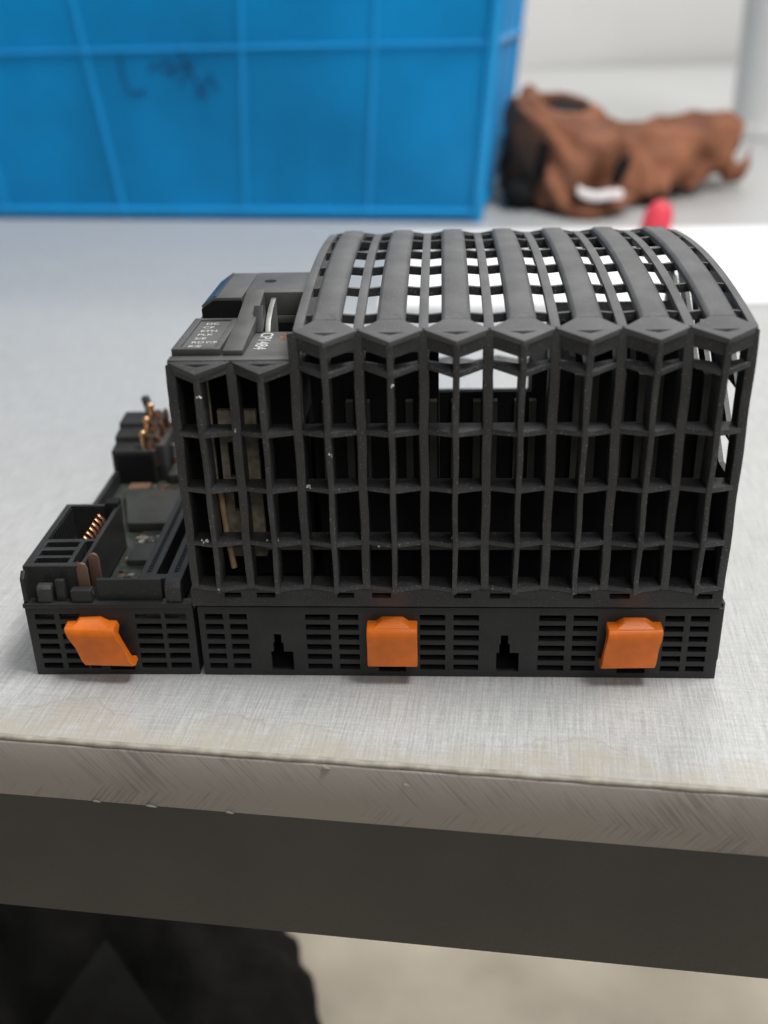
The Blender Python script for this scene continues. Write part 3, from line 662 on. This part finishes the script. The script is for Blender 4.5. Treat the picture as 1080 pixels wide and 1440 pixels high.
for (x, y0, y1, zt, zb) in ((143,610,690,60,6),(150,592,700,76,0),(162,574,702,72,0),(175,568,690,62,0),(190,562,682,60,0),(205,562,684,60,0),(218,568,692,50,0),(232,588,700,47,2),(248,606,712,50,3),(265,622,722,53,2),(282,636,730,53,2),(300,650,736,52,4),(314,662,738,52,9),(323,668,736,50,14)):
    ring = []
    for i in range(44):
        a = 2*math.pi*i/44; cy, cz = (y0+y1)/2, (zt+zb)/2
        ca, sa = math.cos(a), math.sin(a); e = .72
        k = 1 + .09*math.sin(3*a + x*.09) + .06*math.sin(7*a - x*.15) + rg.uniform(-.02, .02)
        ring.append((x + 7*math.sin(2*a + x*.05), cy + k*(y1-y0)/2*abs(ca)**e*(1 if ca > 0 else -1), max(.5, cz + k*(zt-zb)/2*abs(sa)**e*(1 if sa > 0 else -1))))
    secs.append(ring)
gl = MB().sweep(secs)
for pts, rad in (([(160, 690, 74), (163, 650, 62), (176, 628, 53), (196, 622, 50), (211, 640, 50)], [6, 6, 6, 6, 7]), ([(166, 690, 68), (185, 690, 71), (205, 680, 66), (213, 660, 56)], [4, 4, 4, 5]),
                 ([(205, 640, 60), (203, 605, 46), (206, 580, 26), (214, 562, 8)], [8, 9, 9, 7]),
                 ([(176, 640, 55), (172, 600, 40), (168, 575, 20), (178, 560, 5)], [7, 8, 7, 6]),
                 ([(178, 556, 6), (196, 549, 5), (214, 556, 8), (226, 574, 12)], [5, 6, 6, 6]),
                 ([(214, 640, 52), (232, 615, 40), (240, 600, 20), (238, 596, 8)], [8, 9, 9, 8]),
                 ([(222, 668, 50), (255, 660, 50), (285, 675, 52), (318, 686, 52)], [6, 6, 6, 5]),
                 ([(262, 640, 38), (256, 618, 22), (250, 606, 8)], [8, 8, 7]), ([(290, 655, 30), (283, 642, 16), (276, 636, 5)], [9, 8, 6]),
                 ([(312, 668, 14), (324, 672, 12), (333, 682, 18), (336, 690, 27), (338, 694, 33)], [8, 7, 5, 3.5, 1.5])):
    gl.tube(pts, rad, 12)
gl.v = [(x-230, y-640, z) for x, y, z in gl.v]
go = gl.build('leather', M_GLOVE, pouch)
def crumple(o, vox, amp, sc, it=4):
    md = o.modifiers.new('r', 'REMESH'); md.mode = 'VOXEL'; md.voxel_size = vox*K; md.use_smooth_shade = True
    sm = o.modifiers.new('s', 'SMOOTH'); sm.iterations = it; sm.factor = .6
    tx = bpy.data.textures.new('fold', 'MUSGRAVE'); tx.noise_scale = sc; tx.musgrave_type = 'RIDGED_MULTIFRACTAL'
    dm = o.modifiers.new('d', 'DISPLACE'); dm.texture = tx; dm.strength = amp*K; dm.mid_level = .8; dm.texture_coords = 'LOCAL'
crumple(go, 2.2, 3.6, .06, 7)
for bl in (B(188, 648, 61, 20, 22, 6.5, (12, 8, 0)), B(215, 574, 27, 5, 9, 15, (0, 30, 0)), B(243, 598, 8, 7, 7, 9), B(322, 690, 36, 6, 14, 11, (0, -10, 0)), B(150, 600, 10, 14, 18, 11), B(163, 590, 34, 4, 10, 16, (0, 8, 0))):
    blob_mesh('lining_and_shade', M_BLACKCLOTH, pouch, [bl], 2.0, 2)  # lining in the openings, plus black lumps painting shade in creases and underneath
tg = MB().sweep([[(x, -3.2, z-3.2), (x, -3.2, z+2.6), (x, 2.2, z+3.2), (x, 2.2, z-2.6)] for x, z in ((-16, 3.5), (-10, 0), (-2, -1.2), (6, 0), (15, 0))]).build('white_tag', M_WHITE, None, 1.0, 3)
tg.location = ((200)*K, 548*K, 17*K); tag(tg, 'small white plastic piece tucked into the front of the brown leather glove', 'plastic piece')
rc = MB().tube([(0, 0, 0), (0, 0, 2), (1.6, 0, 9), (3.0, 0, 15), (3.8, 0, 18.5), (4.2, 0, 20)], [8.5, 9.2, 9.4, 7.8, 5, 1.5], 20).build('red_cap', M_RED, None, smooth=True)
rc.location = (229*K, 500*K, 0); tag(rc, 'small red plastic cap standing on the table between glove and controller', 'cap')
pp = MB().sweep([[(x, 317, .10+.5*math.sin(x*.03)**2), (x, 514, .10), (x, 514, .35), (x, 317, .35+.5*math.sin(x*.03)**2)] for x in range(60, 520, 20)]).build('paper_sheet', M_PAPER, None)
tag(pp, 'bright white sheet of paper on the table behind the right end of the controller', 'paper')
# white pipe and pale box far behind
pl = empty('white_pipe', (452, 1030, 0), 'thick white upright pipe at the back right of the table', 'pipe')
MB().tube([(0, 0, 0), (0, 0, 900)], 44, 40).build('pipe_tube', M_PILLAR, pl, smooth=True)
MB().tube([(0, 0, 0.2), (0, 0, 14)], 49, 40).build('pipe_collar', M_PILLAR, pl, 1)

# ================================================================== guessed bench, added as a surface the light reaches; black bag on it
bench = empty('bench', (100, 180, -740), 'guessed beige padded bench seat under the table edge, added to catch light', 'bench', EA)
MB().box(-420, 620, -150, 330, 400, 450).build('seat', M_FLOOR, bench, 14, 4)
for x, y in ((-380, -110), (570, -110), (-380, 290), (570, 290)): MB().box(x, x+40, y-20, y+20, 0, 399).build('leg', M_APRON, bench, 2)
bag = empty('black_bag', (-40, 160, -289), 'slack black fabric bag lying on the left end of the bench under the table', 'bag')
blob_mesh('bag_body', M_BLACKCLOTH, bag, [(-30, 20, 40, 75, 110, 70, (0, 0, 0)), (-130, 10, 50, 120, 120, 80, (0, 0, 0)), (34, -50, 20, 42, 60, 45, (0, 0, 0)), (-90, -60, 30, 90, 60, 60, (0,0,0)), (-240, 0, 60, 150, 130, 100, (0,0,0))], 5, 18)
MB().prism([(6, -78), (-12, -140), (60, -140)], 'z', 112, 114).build('lit_fold_patch', M_LITFOLD, bag, .5)  # light on a fold of the bag, put into a paler patch
S.render.resolution_x = 768; S.render.resolution_y = 1024
